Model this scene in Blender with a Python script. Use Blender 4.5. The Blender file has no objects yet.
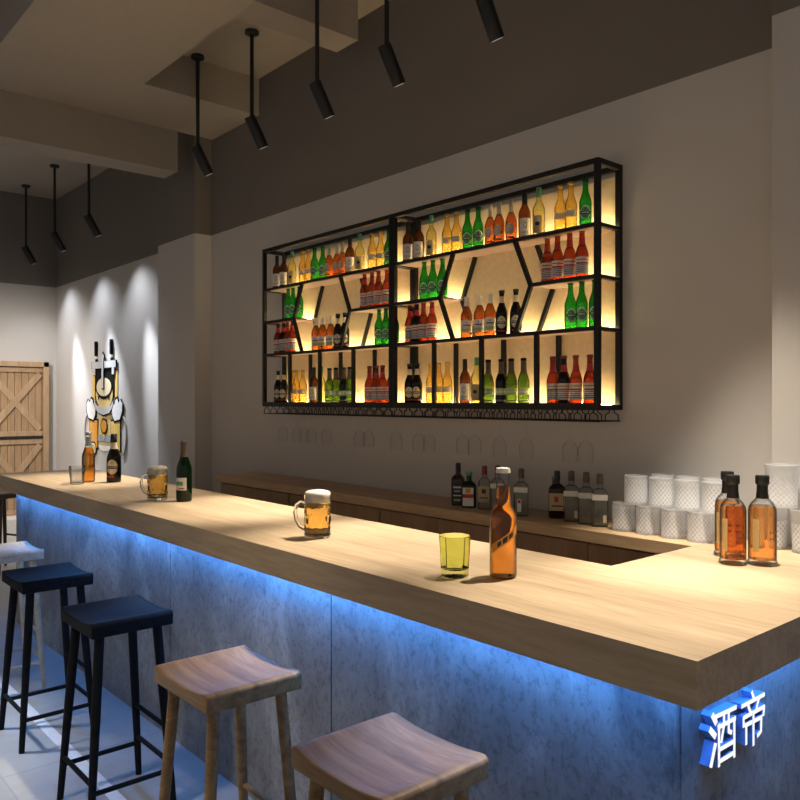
import bpy, math, random
from mathutils import Vector, Matrix
random.seed(7)
S = bpy.context.scene
C = S.collection
PI = math.pi
R = math.radians

# ---------------------------------------------------------------- materials
def mat(name):
    m = bpy.data.materials.new(name); m.use_nodes = True
    nt = m.node_tree; nt.nodes.clear()
    out = nt.nodes.new('ShaderNodeOutputMaterial')
    return m, nt, out
def N(nt, t, **kw):
    n = nt.nodes.new(t)
    for k, v in kw.items(): setattr(n, k, v)
    return n
def bsdf(nt, out, col=(.5,.5,.5), rough=.5, metal=0, spec=.5):
    b = N(nt, 'ShaderNodeBsdfPrincipled')
    b.inputs['Base Color'].default_value = (*col, 1)
    b.inputs['Roughness'].default_value = rough
    b.inputs['Metallic'].default_value = metal
    b.inputs['Specular IOR Level'].default_value = spec
    nt.links.new(b.outputs[0], out.inputs[0])
    return b
def coords(nt, scale, kind='Object', rot=(0,0,0)):
    tc = N(nt, 'ShaderNodeTexCoord'); mp = N(nt, 'ShaderNodeMapping')
    mp.inputs['Scale'].default_value = scale; mp.inputs['Rotation'].default_value = rot
    nt.links.new(tc.outputs[kind], mp.inputs[0]); return mp.outputs[0]
def ramp(nt, fac, stops):
    r = N(nt, 'ShaderNodeValToRGB'); e = r.color_ramp.elements
    while len(e) < len(stops): e.new(.5)
    for i, (p, c) in enumerate(stops): e[i].position = p; e[i].color = (*c, 1)
    nt.links.new(fac, r.inputs[0]); return r.outputs[0]
def noise(nt, vec, scale=1, detail=4, rough=.55, dist=0):
    n = N(nt, 'ShaderNodeTexNoise')
    n.inputs['Scale'].default_value = scale; n.inputs['Detail'].default_value = detail
    n.inputs['Roughness'].default_value = rough; n.inputs['Distortion'].default_value = dist
    nt.links.new(vec, n.inputs['Vector']); return n.outputs['Fac']
def bump(nt, b, h, strength=.2, dist=.01):
    n = N(nt, 'ShaderNodeBump'); n.inputs['Strength'].default_value = strength; n.inputs['Distance'].default_value = dist
    nt.links.new(h, n.inputs['Height']); nt.links.new(n.outputs[0], b.inputs['Normal'])
def plain(name, col, rough=.5, metal=0, spec=.5, speck=.06):
    m, nt, out = mat(name); b = bsdf(nt, out, col, rough, metal, spec)
    f = noise(nt, coords(nt, (1,1,1)), 40, 3)
    lo = tuple(c*(1-speck) for c in col); hi = tuple(min(1, c*(1+speck)) for c in col)
    nt.links.new(ramp(nt, f, [(.3, lo), (.7, hi)]), b.inputs['Base Color'])
    return m
def wood(name, dark, light, scale=(1.0,12,12), rough=.45, bumpy=.12, spec=.4):
    m, nt, out = mat(name); b = bsdf(nt, out, light, rough, 0, spec)
    v = coords(nt, scale)
    f = noise(nt, v, 1.6, 6, .62, .7)
    c1 = ramp(nt, f, [(.25, dark), (.48, tuple((a+b_)/2 for a, b_ in zip(dark, light))), (.72, light)])
    g = noise(nt, coords(nt, tuple(s*5 for s in scale)), 2.0, 3, .6, .2)
    mx = N(nt, 'ShaderNodeMix', data_type='RGBA', blend_type='MULTIPLY'); mx.inputs[0].default_value = .55
    nt.links.new(c1, mx.inputs[6])
    nt.links.new(ramp(nt, g, [(.3, (.72,.66,.6)), (.6, (1,1,1))]), mx.inputs[7])
    nt.links.new(mx.outputs[2], b.inputs['Base Color'])
    bump(nt, b, g, bumpy, .004)
    return m
def paint(name, lo, hi, zline):
    """two coats of wall paint that meet at a level line"""
    m, nt, out = mat(name); b = bsdf(nt, out, lo, .75, 0, .25)
    geo = N(nt, 'ShaderNodeNewGeometry'); sep = N(nt, 'ShaderNodeSeparateXYZ')
    nt.links.new(geo.outputs['Position'], sep.inputs[0])
    gt = N(nt, 'ShaderNodeMath', operation='GREATER_THAN'); gt.inputs[1].default_value = zline
    nt.links.new(sep.outputs['Z'], gt.inputs[0])
    f = noise(nt, geo.outputs['Position'], 1.2, 5)
    mx = N(nt, 'ShaderNodeMix', data_type='RGBA'); nt.links.new(gt.outputs[0], mx.inputs[0])
    nt.links.new(ramp(nt, f, [(.3, tuple(c*.95 for c in lo)), (.7, tuple(c*1.04 for c in lo))]), mx.inputs[6])
    nt.links.new(ramp(nt, f, [(.3, tuple(c*.95 for c in hi)), (.7, tuple(c*1.05 for c in hi))]), mx.inputs[7])
    nt.links.new(mx.outputs[2], b.inputs['Base Color'])
    bump(nt, b, noise(nt, geo.outputs['Position'], 60, 3), .05, .004)
    return m
def two_sided_fresnel(nt, ior):
    fr = N(nt, 'ShaderNodeFresnel'); g = N(nt, 'ShaderNodeNewGeometry'); mr = N(nt, 'ShaderNodeMapRange')
    mr.inputs[3].default_value = ior; mr.inputs[4].default_value = 1/ior
    nt.links.new(g.outputs['Backfacing'], mr.inputs[0]); nt.links.new(mr.outputs[0], fr.inputs[0]); return fr
def thin_glass(name, col, gloss=.9, rough=.03, body=0.0, bodycol=None, ior=1.45, edge=False):
    """clear or tinted thin-walled glass: passes tinted light, mirrors at grazing angles"""
    m, nt, out = mat(name)
    tr = N(nt, 'ShaderNodeBsdfTransparent'); tr.inputs[0].default_value = (*col, 1)
    if edge:
        lw = N(nt, 'ShaderNodeLayerWeight'); lw.inputs[0].default_value = .5
        nt.links.new(ramp(nt, lw.outputs['Facing'], [(.28, col), (.55, tuple(c**2*.6 for c in col)), (.85, tuple(c**3*.22 for c in col))]), tr.inputs[0])
    gl = N(nt, 'ShaderNodeBsdfGlossy'); gl.inputs[0].default_value = (gloss, gloss, gloss, 1); gl.inputs['Roughness'].default_value = rough
    fr = two_sided_fresnel(nt, ior)
    base = tr.outputs[0]
    if body:
        df = N(nt, 'ShaderNodeBsdfDiffuse'); df.inputs[0].default_value = (*(bodycol or col), 1)
        tl = N(nt, 'ShaderNodeBsdfTranslucent'); tl.inputs[0].default_value = (*(bodycol or col), 1)
        if edge:
            bc = bodycol or col; rr = ramp(nt, lw.outputs['Facing'], [(.28, bc), (.55, tuple(c*.45 for c in bc)), (.85, tuple(c*.15 for c in bc))])
            nt.links.new(rr, df.inputs[0]); nt.links.new(rr, tl.inputs[0])
        a = N(nt, 'ShaderNodeMixShader'); a.inputs[0].default_value = .5
        nt.links.new(df.outputs[0], a.inputs[1]); nt.links.new(tl.outputs[0], a.inputs[2])
        b = N(nt, 'ShaderNodeMixShader'); b.inputs[0].default_value = body
        nt.links.new(base, b.inputs[1]); nt.links.new(a.outputs[0], b.inputs[2]); base = b.outputs[0]
    mx = N(nt, 'ShaderNodeMixShader')
    nt.links.new(fr.outputs[0], mx.inputs[0]); nt.links.new(base, mx.inputs[1]); nt.links.new(gl.outputs[0], mx.inputs[2])
    nt.links.new(mx.outputs[0], out.inputs[0])
    return m
def solid_glass(name, col, ior=1.45, rough=.0, trans=1.0):
    m, nt, out = mat(name); b = bsdf(nt, out, col, rough)
    b.inputs['Transmission Weight'].default_value = trans; b.inputs['IOR'].default_value = ior
    return m
def emit(name, col, s):
    m, nt, out = mat(name); e = N(nt, 'ShaderNodeEmission')
    e.inputs[0].default_value = (*col, 1); e.inputs[1].default_value = s
    nt.links.new(e.outputs[0], out.inputs[0]); return m
def crystal(name):
    """pressed crystal: clear wall with a fine criss-cross cut that scatters light"""
    m, nt, out = mat(name)
    tr = N(nt, 'ShaderNodeBsdfTransparent'); tr.inputs[0].default_value = (.93,.94,.95,1)
    gl = N(nt, 'ShaderNodeBsdfGlossy'); gl.inputs[0].default_value = (1,1,1,1); gl.inputs['Roughness'].default_value = .12
    df = N(nt, 'ShaderNodeBsdfDiffuse'); df.inputs[0].default_value = (.90,.91,.93,1)
    tl = N(nt, 'ShaderNodeBsdfTranslucent'); tl.inputs[0].default_value = (.90,.91,.93,1)
    a = N(nt, 'ShaderNodeMixShader'); a.inputs[0].default_value = .5
    nt.links.new(df.outputs[0], a.inputs[1]); nt.links.new(tl.outputs[0], a.inputs[2])
    b = N(nt, 'ShaderNodeMixShader'); nt.links.new(tr.outputs[0], b.inputs[1]); nt.links.new(a.outputs[0], b.inputs[2])
    tc = N(nt, 'ShaderNodeTexCoord'); sp = N(nt, 'ShaderNodeSeparateXYZ'); nt.links.new(tc.outputs['Object'], sp.inputs[0])
    at = N(nt, 'ShaderNodeMath', operation='ARCTAN2'); nt.links.new(sp.outputs['Y'], at.inputs[0]); nt.links.new(sp.outputs['X'], at.inputs[1])
    th = N(nt, 'ShaderNodeMath', operation='MULTIPLY'); th.inputs[1].default_value = 18; nt.links.new(at.outputs[0], th.inputs[0])
    zz = N(nt, 'ShaderNodeMath', operation='MULTIPLY'); zz.inputs[1].default_value = 330; nt.links.new(sp.outputs['Z'], zz.inputs[0])
    s = []
    for op in ('ADD', 'SUBTRACT'):
        q = N(nt, 'ShaderNodeMath', operation=op); nt.links.new(th.outputs[0], q.inputs[0]); nt.links.new(zz.outputs[0], q.inputs[1])
        c = N(nt, 'ShaderNodeMath', operation='COSINE'); nt.links.new(q.outputs[0], c.inputs[0]); s.append(c)
    mxm = N(nt, 'ShaderNodeMath', operation='MAXIMUM'); nt.links.new(s[0].outputs[0], mxm.inputs[0]); nt.links.new(s[1].outputs[0], mxm.inputs[1])
    mr = N(nt, 'ShaderNodeMapRange'); mr.inputs[1].default_value = .2; mr.inputs[2].default_value = 1; mr.inputs[3].default_value = .50; mr.inputs[4].default_value = .82
    
    nt.links.new(mxm.outputs[0], mr.inputs[0])
    band = N(nt, 'ShaderNodeValToRGB'); nt.links.new(sp.outputs['Z'], band.inputs[0]); el = band.color_ramp.elements
    for _ in range(2): el.new(.5)
    for e_, (p_, c_) in zip(el, ((.006,0),(.012,1),(.098,1),(.104,0))): e_.position = p_; e_.color = (c_,c_,c_,1)
    ml = N(nt, 'ShaderNodeMix'); ml.inputs[2].default_value = .42; nt.links.new(band.outputs[0], ml.inputs[0]); nt.links.new(mr.outputs[0], ml.inputs[3])
    nt.links.new(ml.outputs[0], b.inputs[0])
    fr = two_sided_fresnel(nt, 1.5)
    bp = N(nt, 'ShaderNodeBump'); bp.inputs['Strength'].default_value = .5; bp.inputs['Distance'].default_value = .003
    nt.links.new(mxm.outputs[0], bp.inputs['Height']); nt.links.new(bp.outputs[0], gl.inputs['Normal'])
    mx = N(nt, 'ShaderNodeMixShader'); nt.links.new(fr.outputs[0], mx.inputs[0]); nt.links.new(b.outputs[0], mx.inputs[1]); nt.links.new(gl.outputs[0], mx.inputs[2])
    nt.links.new(mx.outputs[0], out.inputs[0])
    return m
def concrete(name):
    m, nt, out = mat(name); b = bsdf(nt, out, (.3,.3,.3), .6, 0, .35)
    v = coords(nt, (1,1,.7))
    f = noise(nt, v, 2.0, 9, .68, .5)
    c = ramp(nt, f, [(.34, (.11,.11,.115)), (.43, (.22,.22,.22)), (.52, (.27,.27,.27)), (.64, (.42,.42,.41))])
    g = noise(nt, v, 46, 8, .74, .3)
    mx = N(nt, 'ShaderNodeMix', data_type='RGBA', blend_type='MULTIPLY'); mx.inputs[0].default_value = .52
    nt.links.new(c, mx.inputs[6]); nt.links.new(ramp(nt, g, [(.40, (.42,.42,.44)), (.50, (1,1,1))]), mx.inputs[7])
    nt.links.new(mx.outputs[2], b.inputs['Base Color']); bump(nt, b, f, .25, .006)
    return m
def tiles(name):
    m, nt, out = mat(name); b = bsdf(nt, out, (.5,.5,.5), .38, 0, .45)
    v = coords(nt, (1,1,1))
    br = N(nt, 'ShaderNodeTexBrick'); br.offset = 0; br.squash = 1
    br.inputs['Color1'].default_value = (.40,.40,.39,1); br.inputs['Color2'].default_value = (.35,.35,.345,1); br.inputs['Mortar'].default_value = (.30,.30,.30,1)
    br.inputs['Scale'].default_value = 1; br.inputs['Brick Width'].default_value = .9; br.inputs['Row Height'].default_value = .9; br.inputs['Mortar Size'].default_value = .004
    nt.links.new(v, br.inputs['Vector'])
    f = noise(nt, v, 3.5, 6, .6, .5)
    mx = N(nt, 'ShaderNodeMix', data_type='RGBA', blend_type='MULTIPLY'); mx.inputs[0].default_value = .6
    nt.links.new(br.outputs[0], mx.inputs[6]); nt.links.new(ramp(nt, f, [(.35, (.72,.72,.74)), (.6, (1,1,1))]), mx.inputs[7])
    nt.links.new(mx.outputs[2], b.inputs['Base Color']); return m

LO, HI = (.55,.52,.49), (.195,.172,.15)
M = dict(
    wall=paint('two_tone_wall_paint', LO, HI, 2.93), pier=paint('two_tone_pier_paint', LO, HI, 3.018),
    ceil=plain('ceiling_paint', (.38,.335,.28), .8, 0, .2, .03), beam=plain('beam_paint', (.33,.29,.25), .8, 0, .2, .03),
    floor=tiles('pale_stone_tile'), inlay=plain('white_inlay', (.75,.76,.77), .4), step=plain('white_step_paint', (.72,.70,.64), .6),
    top=wood('oak_worktop', (.38,.265,.16), (.60,.455,.295), (.6,6,6)),
    back_top=wood('oak_back_top', (.46,.30,.165), (.66,.46,.27), (.8,9,9)),
    cabinet=wood('walnut_cabinet', (.28,.175,.10), (.40,.265,.16), (9,9,.8)),
    oak=wood('stool_oak', (.13,.07,.028), (.37,.235,.11), (1.2,13,13), .5, .12, .25),
    pale=wood('stool_pale_ash', (.42,.34,.24), (.64,.53,.39), (1.6,16,16)),
    black=wood('stool_black_stain', (.007,.008,.010), (.014,.015,.018), (1.6,16,16), .7, .05, .1),
    brown=wood('stool_dark_brown', (.045,.028,.017), (.08,.052,.032), (1.6,16,16)),
    door=wood('barn_door_pine', (.34,.21,.115), (.50,.34,.20), (12,12,.9)),
    door_brace=wood('barn_door_brace', (.38,.24,.135), (.55,.385,.24), (8,8,.9)),
    conc=concrete('panel_concrete'),
    metal=plain('black_metal', (.012,.011,.010), .45, .4), matt=plain('matt_black', (.009,.009,.009), .5),
    shelfpanel=plain('cream_back_panel', (.74,.58,.35), .6), shelf=plain('shelf_board', (.36,.25,.19), .5),
    led=emit('warm_led', (1,.78,.42), 52), blue=emit('blue_led', (.07,.32,1), 56), lens=emit('lamp_lens', (1,.88,.7), .25),
    white=plain('white_paper', (.75,.73,.68), .6), cream=plain('cream_paper', (.72,.62,.42), .6), ink=plain('black_ink', (.015,.014,.013), .5),
    red=plain('red_ink', (.45,.03,.03), .5), gold=plain('gold_foil', (.55,.38,.12), .35, .6), grey=plain('grey_paper', (.42,.38,.34), .6),
    teal=plain('green_ink', (.10,.33,.16), .5), kraft=plain('yellow_paper', (.52,.40,.20), .6),
    greenband=plain('pale_green_paper', (.42,.55,.25), .6),
    g_brown=thin_glass('brown_glass', (.50,.25,.08), body=.3, bodycol=(.14,.055,.02), edge=True),
    g_pale=thin_glass('pale_yellow_glass', (.92,.88,.55), body=.15, bodycol=(.7,.65,.3), edge=True),
    g_gold=thin_glass('golden_beer_glass', (.97,.84,.42), body=.25, bodycol=(.80,.52,.11), edge=True),
    g_green=thin_glass('green_glass', (.16,.66,.17), body=.42, bodycol=(.02,.33,.05), edge=True),
    g_lime=thin_glass('lime_green_glass', (.42,.60,.12), body=.4, bodycol=(.10,.19,.025), edge=True),
    g_rose=thin_glass('orange_glass', (.86,.46,.19), body=.4, bodycol=(.36,.12,.03), edge=True),
    g_red=thin_glass('red_amber_glass', (.74,.27,.11), body=.4, bodycol=(.24,.05,.018), edge=True),
    g_cider=thin_glass('amber_cider_glass', (.82,.45,.14), body=.4, bodycol=(.34,.15,.03), edge=True),
    g_stout=thin_glass('stout_glass', (.05,.03,.02), body=.6, bodycol=(.012,.009,.008)),
    g_clear=thin_glass('clear_glass', (.96,.97,.96), ior=1.4, edge=True), g_faint=thin_glass('fine_clear_glass', (.992,.992,.992), .30, .08, ior=1.10),
    g_gin=thin_glass('clear_spirit_glass', (.86,.88,.85), body=.10, bodycol=(.45,.46,.44), edge=True),
    g_herb=thin_glass('dark_green_glass', (.10,.20,.09), body=.4, bodycol=(.02,.05,.02)),
    g_whisk=thin_glass('dark_whiskey_glass', (.38,.17,.06), body=.4, bodycol=(.07,.03,.015)),
    amber=solid_glass('amber_liquid', (.88,.36,.05), 1.33), beer=thin_glass('golden_beer', (.99,.76,.30), body=.22, bodycol=(.90,.45,.06), ior=1.06, edge=True),
    honey=thin_glass('whiskey_liquid', (.98,.60,.25), body=.18, bodycol=(.85,.27,.05), ior=1.08, edge=True), lime=solid_glass('lime_glass_solid', (.86,.92,.42), 1.4),
    clear=thin_glass('thick_clear_glass', (.93,.94,.94), body=.05, bodycol=(.8,.8,.8), edge=True), deepgreen=thin_glass('deep_green_bottle', (.04,.18,.07), body=.5, bodycol=(.006,.03,.010)),
    mugglass=solid_glass('thick_mug_glass', (.99,.99,.98), 1.45), mugbeer=solid_glass('mug_beer', (.98,.62,.13), 1.34), rye=solid_glass('rye_liquid', (.95,.42,.12), 1.34),
    foam=plain('beer_foam', (.80,.74,.63), .8), crystal=crystal('cut_crystal'),
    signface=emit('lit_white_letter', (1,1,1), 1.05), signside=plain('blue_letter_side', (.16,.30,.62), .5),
    pink=plain('dark_red_cap', (.20,.02,.03), .4), woodcap=plain('brown_stopper', (.10,.07,.05), .6),
    printgrey=plain('grey_print', (.50,.50,.51), .6, 0, .2), printblack=plain('black_print', (.008,.008,.008), .85, 0, .08),
    silver=plain('brushed_steel', (.42,.42,.43), .35, .7), glove=plain('white_print', (.80,.80,.80), .6), yellow=plain('yellow_print', (.75,.50,.12), .6),
    orange=plain('orange_print', (.72,.30,.03), .6), tan=plain('tan_print', (.66,.50,.22), .6), bluegrey=plain('grey_blue_print', (.30,.36,.42), .6),
)

# ---------------------------------------------------------------- mesh helpers
class MB:
    def __init__(s): s.v = []; s.f = []; s.m = []; s.mats = []
    def mi(s, m):
        if m not in s.mats: s.mats.append(m)
        return s.mats.index(m)
    def add(s, vs, fs, m):
        o = len(s.v); i = s.mi(m); s.v += [tuple(v) for v in vs]
        for f in fs: s.f.append([o+k for k in f]); s.m.append(i)
    def box(s, a, b, m):
        x0,y0,z0 = a; x1,y1,z1 = b
        s.add([(x0,y0,z0),(x1,y0,z0),(x1,y1,z0),(x0,y1,z0),(x0,y0,z1),(x1,y0,z1),(x1,y1,z1),(x0,y1,z1)],
              [(3,2,1,0),(4,5,6,7),(0,1,5,4),(1,2,6,5),(2,3,7,6),(3,0,4,7)], m); return s
    def lathe(s, prof, m, seg=24, fn=None, cx=0, cy=0):
        vs = []; fs = []; rings = []
        for r, z in prof:
            if r < 1e-6: rings.append([len(vs)]); vs.append((cx,cy,z))
            else:
                ring = []
                for k in range(seg):
                    a = 2*PI*k/seg; rr = r*(fn(a, z) if fn else 1)
                    ring.append(len(vs)); vs.append((cx+rr*math.cos(a), cy+rr*math.sin(a), z))
                rings.append(ring)
        for A, B in zip(rings, rings[1:]):
            if len(A) == 1 and len(B) == 1: continue
            for k in range(seg):
                n = (k+1) % seg
                if len(A) == 1: fs.append((A[0], B[n], B[k]))
                elif len(B) == 1: fs.append((A[k], A[n], B[0]))
                else: fs.append((A[k], A[n], B[n], B[k]))
        s.add(vs, fs, m); return s
    def tube(s, pts, rad, m, seg=10, squash=1):
        pts = [Vector(p) for p in pts]
        if not isinstance(rad, (list, tuple)): rad = [rad]*len(pts)
        t0 = (pts[1]-pts[0]).normalized(); u = t0.cross(Vector((0,0,1)))
        if u.length < .1: u = t0.cross(Vector((0,1,0)))
        u.normalize(); vs = []; fs = []
        for i, p in enumerate(pts):
            t = ((pts[min(i+1,len(pts)-1)]-p).normalized() + (p-pts[max(i-1,0)]).normalized())
            t.normalize(); u = (u - t*u.dot(t)).normalized(); w = t.cross(u)
            for k in range(seg):
                a = 2*PI*k/seg; vs.append(p + u*(rad[i]*math.cos(a)) + w*(rad[i]*squash*math.sin(a)))
        for i in range(len(pts)-1):
            for k in range(seg):
                n = (k+1) % seg; fs.append((i*seg+k, i*seg+n, (i+1)*seg+n, (i+1)*seg+k))
        fs.append(tuple(reversed(range(seg)))); fs.append(tuple(range((len(pts)-1)*seg, len(pts)*seg)))
        s.add(vs, fs, m); return s
    def bar(s, p, q, w, d, m, side):
        """rectangular bar from p to q: w across in the plane, d along side"""
        p = Vector(p); q = Vector(q); t = (q-p).normalized(); sd = Vector(side).normalized(); u = t.cross(sd).normalized()
        vs = [c + u*(a*w/2) + sd*(b*d/2) for c in (p, q) for a, b in ((-1,-1),(1,-1),(1,1),(-1,1))]
        s.add(vs, [(3,2,1,0),(4,5,6,7),(0,1,5,4),(1,2,6,5),(2,3,7,6),(3,0,4,7)], m); return s
    def prism(s, poly, m, fn, a, b, front=None):
        """polygon (p, q) carried by fn(p, q, depth) between depths a and b"""
        n = len(poly); vs = [fn(p, q, a) for p, q in poly] + [fn(p, q, b) for p, q in poly]
        s.add(vs, [tuple(reversed(range(n)))] + [(k, (k+1)%n, n+(k+1)%n, n+k) for k in range(n)], m)
        s.add(vs[n:], [tuple(range(n))], front or m); return s
    def wrap(s, r, z0, z1, a0, a1, m, n=10):
        """paper patch on a cylinder, angles measured from -Y"""
        vs = []; fs = []
        for k in range(n+1):
            a = a0+(a1-a0)*k/n
            vs += [(r*math.sin(a), -r*math.cos(a), z0), (r*math.sin(a), -r*math.cos(a), z1)]
        for k in range(n): fs.append((2*k, 2*k+2, 2*k+3, 2*k+1))
        s.add(vs, fs, m); return s
    def oval(s, r, zc, A, B, m, n=24, a0=0):
        vs = [(r*math.sin(a0), -r*math.cos(a0), zc)]; fs = []
        for j in (1, 2):
            for k in range(n):
                t = 2*PI*k/n; a = a0+A*j/2*math.cos(t); vs.append((r*math.sin(a), -r*math.cos(a), zc+B*j/2*math.sin(t)))
        for k in range(n):
            q = (k+1) % n; fs.append((0, 1+k, 1+q)); fs.append((1+k, 1+n+k, 1+n+q, 1+q))
        s.add(vs, fs, m); return s
    def build(s, name, parent=None, loc=(0,0,0), smooth=True, angle=35, bevel=0, seg=2):
        me = bpy.data.meshes.new(name); me.from_pydata(s.v, [], s.f)
        for m in s.mats: me.materials.append(m)
        me.polygons.foreach_set('material_index', s.m); me.update()
        if smooth:
            me.polygons.foreach_set('use_smooth', [True]*len(me.polygons)); me.set_sharp_from_angle(angle=R(angle))
        o = bpy.data.objects.new(name, me); C.objects.link(o); o.location = loc
        if parent: o.parent = parent
        if bevel:
            b = o.modifiers.new('edge', 'BEVEL'); b.width = bevel; b.segments = seg; b.limit_method = 'ANGLE'; b.angle_limit = R(40)
        return o
def tag(o, label=None, cat=None, group=None, kind=None):
    if label: o['label'] = label
    if cat: o['category'] = cat
    if group: o['group'] = group
    if kind: o['kind'] = kind
    return o
def thing(name, label, cat, loc=(0,0,0), rz=0, group=None):
    o = bpy.data.objects.new(name, None); C.objects.link(o); o.location = loc; o.rotation_euler = (0,0,rz)
    o.empty_display_size = .05
    return tag(o, label, cat, group)
def copy_tree(o, loc, rz=0, label=None, group=None):
    r = o.copy(); C.objects.link(r); r.location = loc; r.rotation_euler = (0,0,rz)
    if label: r['label'] = label
    if group: r['group'] = group
    for ch in list(o.children):
        c = ch.copy(); C.objects.link(c); c.parent = r
        for g in list(ch.children):
            d = g.copy(); C.objects.link(d); d.parent = c
    return r
first_used = set()
def place(proto, loc, rz=0, label=None, group=None):
    if proto.name not in first_used:
        first_used.add(proto.name); proto.location = loc; proto.rotation_euler = (0,0,rz)
        return tag(proto, label, None, group)
    return copy_tree(proto, loc, rz, label, group)
ORD = ['first','second','third','fourth','fifth','sixth','seventh','eighth']

# ---------------------------------------------------------------- the room
YW = 3.0; XL = -9.64; ZC = 3.97
def structure(name, mb, **k): return tag(mb.build(name, smooth=False, **k), kind='structure')
structure('floor', MB().box((-10,-3.5,-.1), (1.6,3.2,0), M['floor']))
structure('trim_1', MB().box((XL,1.176,0), (1.6,1.226,.003), M['inlay']))
structure('wall_back', MB().box((XL-.2,YW,-.1), (1.6,YW+.2,ZC+.1), M['wall']))
structure('wall_left', MB().box((XL-.2,-3.5,-.1), (XL,YW,ZC+.1), M['wall']))
structure('ceiling', MB().box((XL-.2,-3.5,ZC), (1.6,YW+.2,ZC+.1), M['ceil']))
structure('column', MB().box((-6.46,2.855,0), (-5.77,YW,ZC), M['wall']))
structure('wall_right', MB().box((-1.273,2.93,0), (1.6,YW,ZC), M['pier']))
b = MB()
b.box((-5.75,1.246,3.70), (-3.60,2.126,ZC), M['ceil']); b.box((-5.75,2.126,3.70), (-5.03,YW,ZC), M['ceil'])
structure('ceiling_soffit', b)
structure('beam', MB().box((-5.99,-3.5,3.384), (-5.75,2.70,ZC), M['beam']))
structure('beam', MB().box((-3.81,2.126,3.70), (-3.60,2.81,ZC), M['beam']))
structure('step', MB().box((XL,1.2,0), (XL+.35,2.98,.285), M['step']), bevel=.006)

# barn door in the end wall
d = thing('door_1', None, None, (XL,2.54,.285)); tag(d, kind='structure')
f = MB(); f.box((0,.30,0),(.07,.36,1.757),M['door_brace']); f.box((0,-.36,0),(.07,-.30,1.757),M['door_brace']); f.box((0,-.36,1.697),(.07,.36,1.757),M['door_brace'])
f.build('door_frame', d, smooth=False, bevel=.004)
for z0, z1 in ((.90,1.69), (.005,.865)):
    p = MB()
    for k in range(8): p.box((.004,-.296+k*.074,z0),(.022,-.296+k*.074+.070,z1),M['door'])
    leaf = p.build('door_leaf', d, smooth=False, bevel=.002)
    q = MB(); w = .07
    q.box((.022,-.298,z0),(.042,.298,z0+w*.8),M['door_brace']); q.box((.022,-.298,z1-w*.8),(.042,.298,z1),M['door_brace'])
    q.bar((.032,-.27,z0+.07),(.032,.27,z1-.07),w,.018,M['door_brace'],(1,0,0)); q.bar((.031,.27,z0+.07),(.031,-.27,z1-.07),w,.016,M['door_brace'],(1,0,0))
    q.build('cross_brace', leaf, smooth=False, bevel=.002)
MB().box((.0,-.30,.868),(.05,.30,.897),M['ink']).build('dark_strip', d, smooth=False)  # black strip across the gap between the two door leaves

# ---------------------------------------------------------------- bar counter
ZT, TH = 1.07, .1026
XR, YF, YI, XI = -.798, 1.495, 2.148, -1.439
top = thing('bar_worktop', 'thick oak L-shaped bar worktop on the concrete panels', 'counter', (0,0,0))
poly = [(-6.14,YF),(XR,YF),(XR,2.924),(XI,2.924),(XI,YI),(-6.14,YI)]
MB().prism(poly, M['top'], lambda p,q,z:(p,q,z), ZT-TH, ZT).build('tabletop', top, smooth=False, bevel=.003)
base = thing('bar_counter', 'bluish lit concrete panel bar front under the oak worktop', 'bar counter', (0,0,0))
YP, XP = 1.612, -.915
xs = [-6.07,-4.81,-3.513,-2.218,XP]
for a, c in zip(xs, xs[1:]):
    MB().box((a+.0035,YP,0),(c-.0035,YP+.03,ZT-TH),M['conc']).build('front_panel', base, smooth=False, bevel=.002)
MB().box((XP-.03,YP+.03,0),(XP,2.92,ZT-TH),M['conc']).build('side_panel', base, smooth=False)
b = MB(); b.box((-6.07,YP+.03,0),(-1.05,2.06,ZT-TH),M['cabinet']); b.box((-1.36,2.06,0),(XP-.03,2.92,ZT-TH),M['cabinet'])
b.build('carcass', base, smooth=False)

for p, q in (((-6.05,1.530,ZT-TH-.006),(-.85,1.545,ZT-TH)), ((-.848,1.53,ZT-TH-.006),(-.833,2.90,ZT-TH))):
    tag(MB().box(p,q,M['blue']).build('led_strip', base, smooth=False), 'blue light strip under the worktop lip')

# the sign letters on the bar's end
sg = thing('wall_sign', 'white lit two character sign standing off the bar end panel', 'sign', (XP,1.9,.80))
WINE = [[(1738,868),(1756,845)],[(1726,838),(1752,815)],[(1751,797),(1730,752)],[(1747,861),(1853,857)],[(1793,859),(1791,827),(1779,795)],[(1815,857),(1815,810),(1829,803)],[(1767,838),(1767,742)],[(1762,833),(1848,832)],[(1842,835),(1842,742)],[(1767,780),(1842,779)],[(1767,752),(1842,752)]]
EMP = [[(1938,873),(1950,852)],[(1884,851),(2006,850)],[(1916,848),(1928,826)],[(1974,846),(1960,824)],[(1892,800),(1892,821),(2004,820),(2000,800)],[(1901,800),(1990,797)],[(1905,803),(1905,754)],[(1987,800),(1985,763),(1966,757)],[(1943,817),(1943,741)]]
for gi, glyph in enumerate((WINE, EMP)):
    mb = MB()
    for si, st in enumerate(glyph):
        w = .0110 if not (gi == 0 and si < 3) else .015
        e = .0002*si                                     # strokes that cross stay off one plane
        for (y0,z0),(y1,z1) in zip(st, st[1:]):
            p = Vector((y0/1000-1.9, z0/1000-.80)); q = Vector((y1/1000-1.9, z1/1000-.80)); t = (q-p).normalized(); n = Vector((-t.y,t.x))*w/2
            p = p - t*.003; q = q + t*.003
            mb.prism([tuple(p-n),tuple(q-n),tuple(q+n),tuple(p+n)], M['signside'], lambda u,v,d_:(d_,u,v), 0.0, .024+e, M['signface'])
    mb.build('sign_character', sg, smooth=False)

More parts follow.
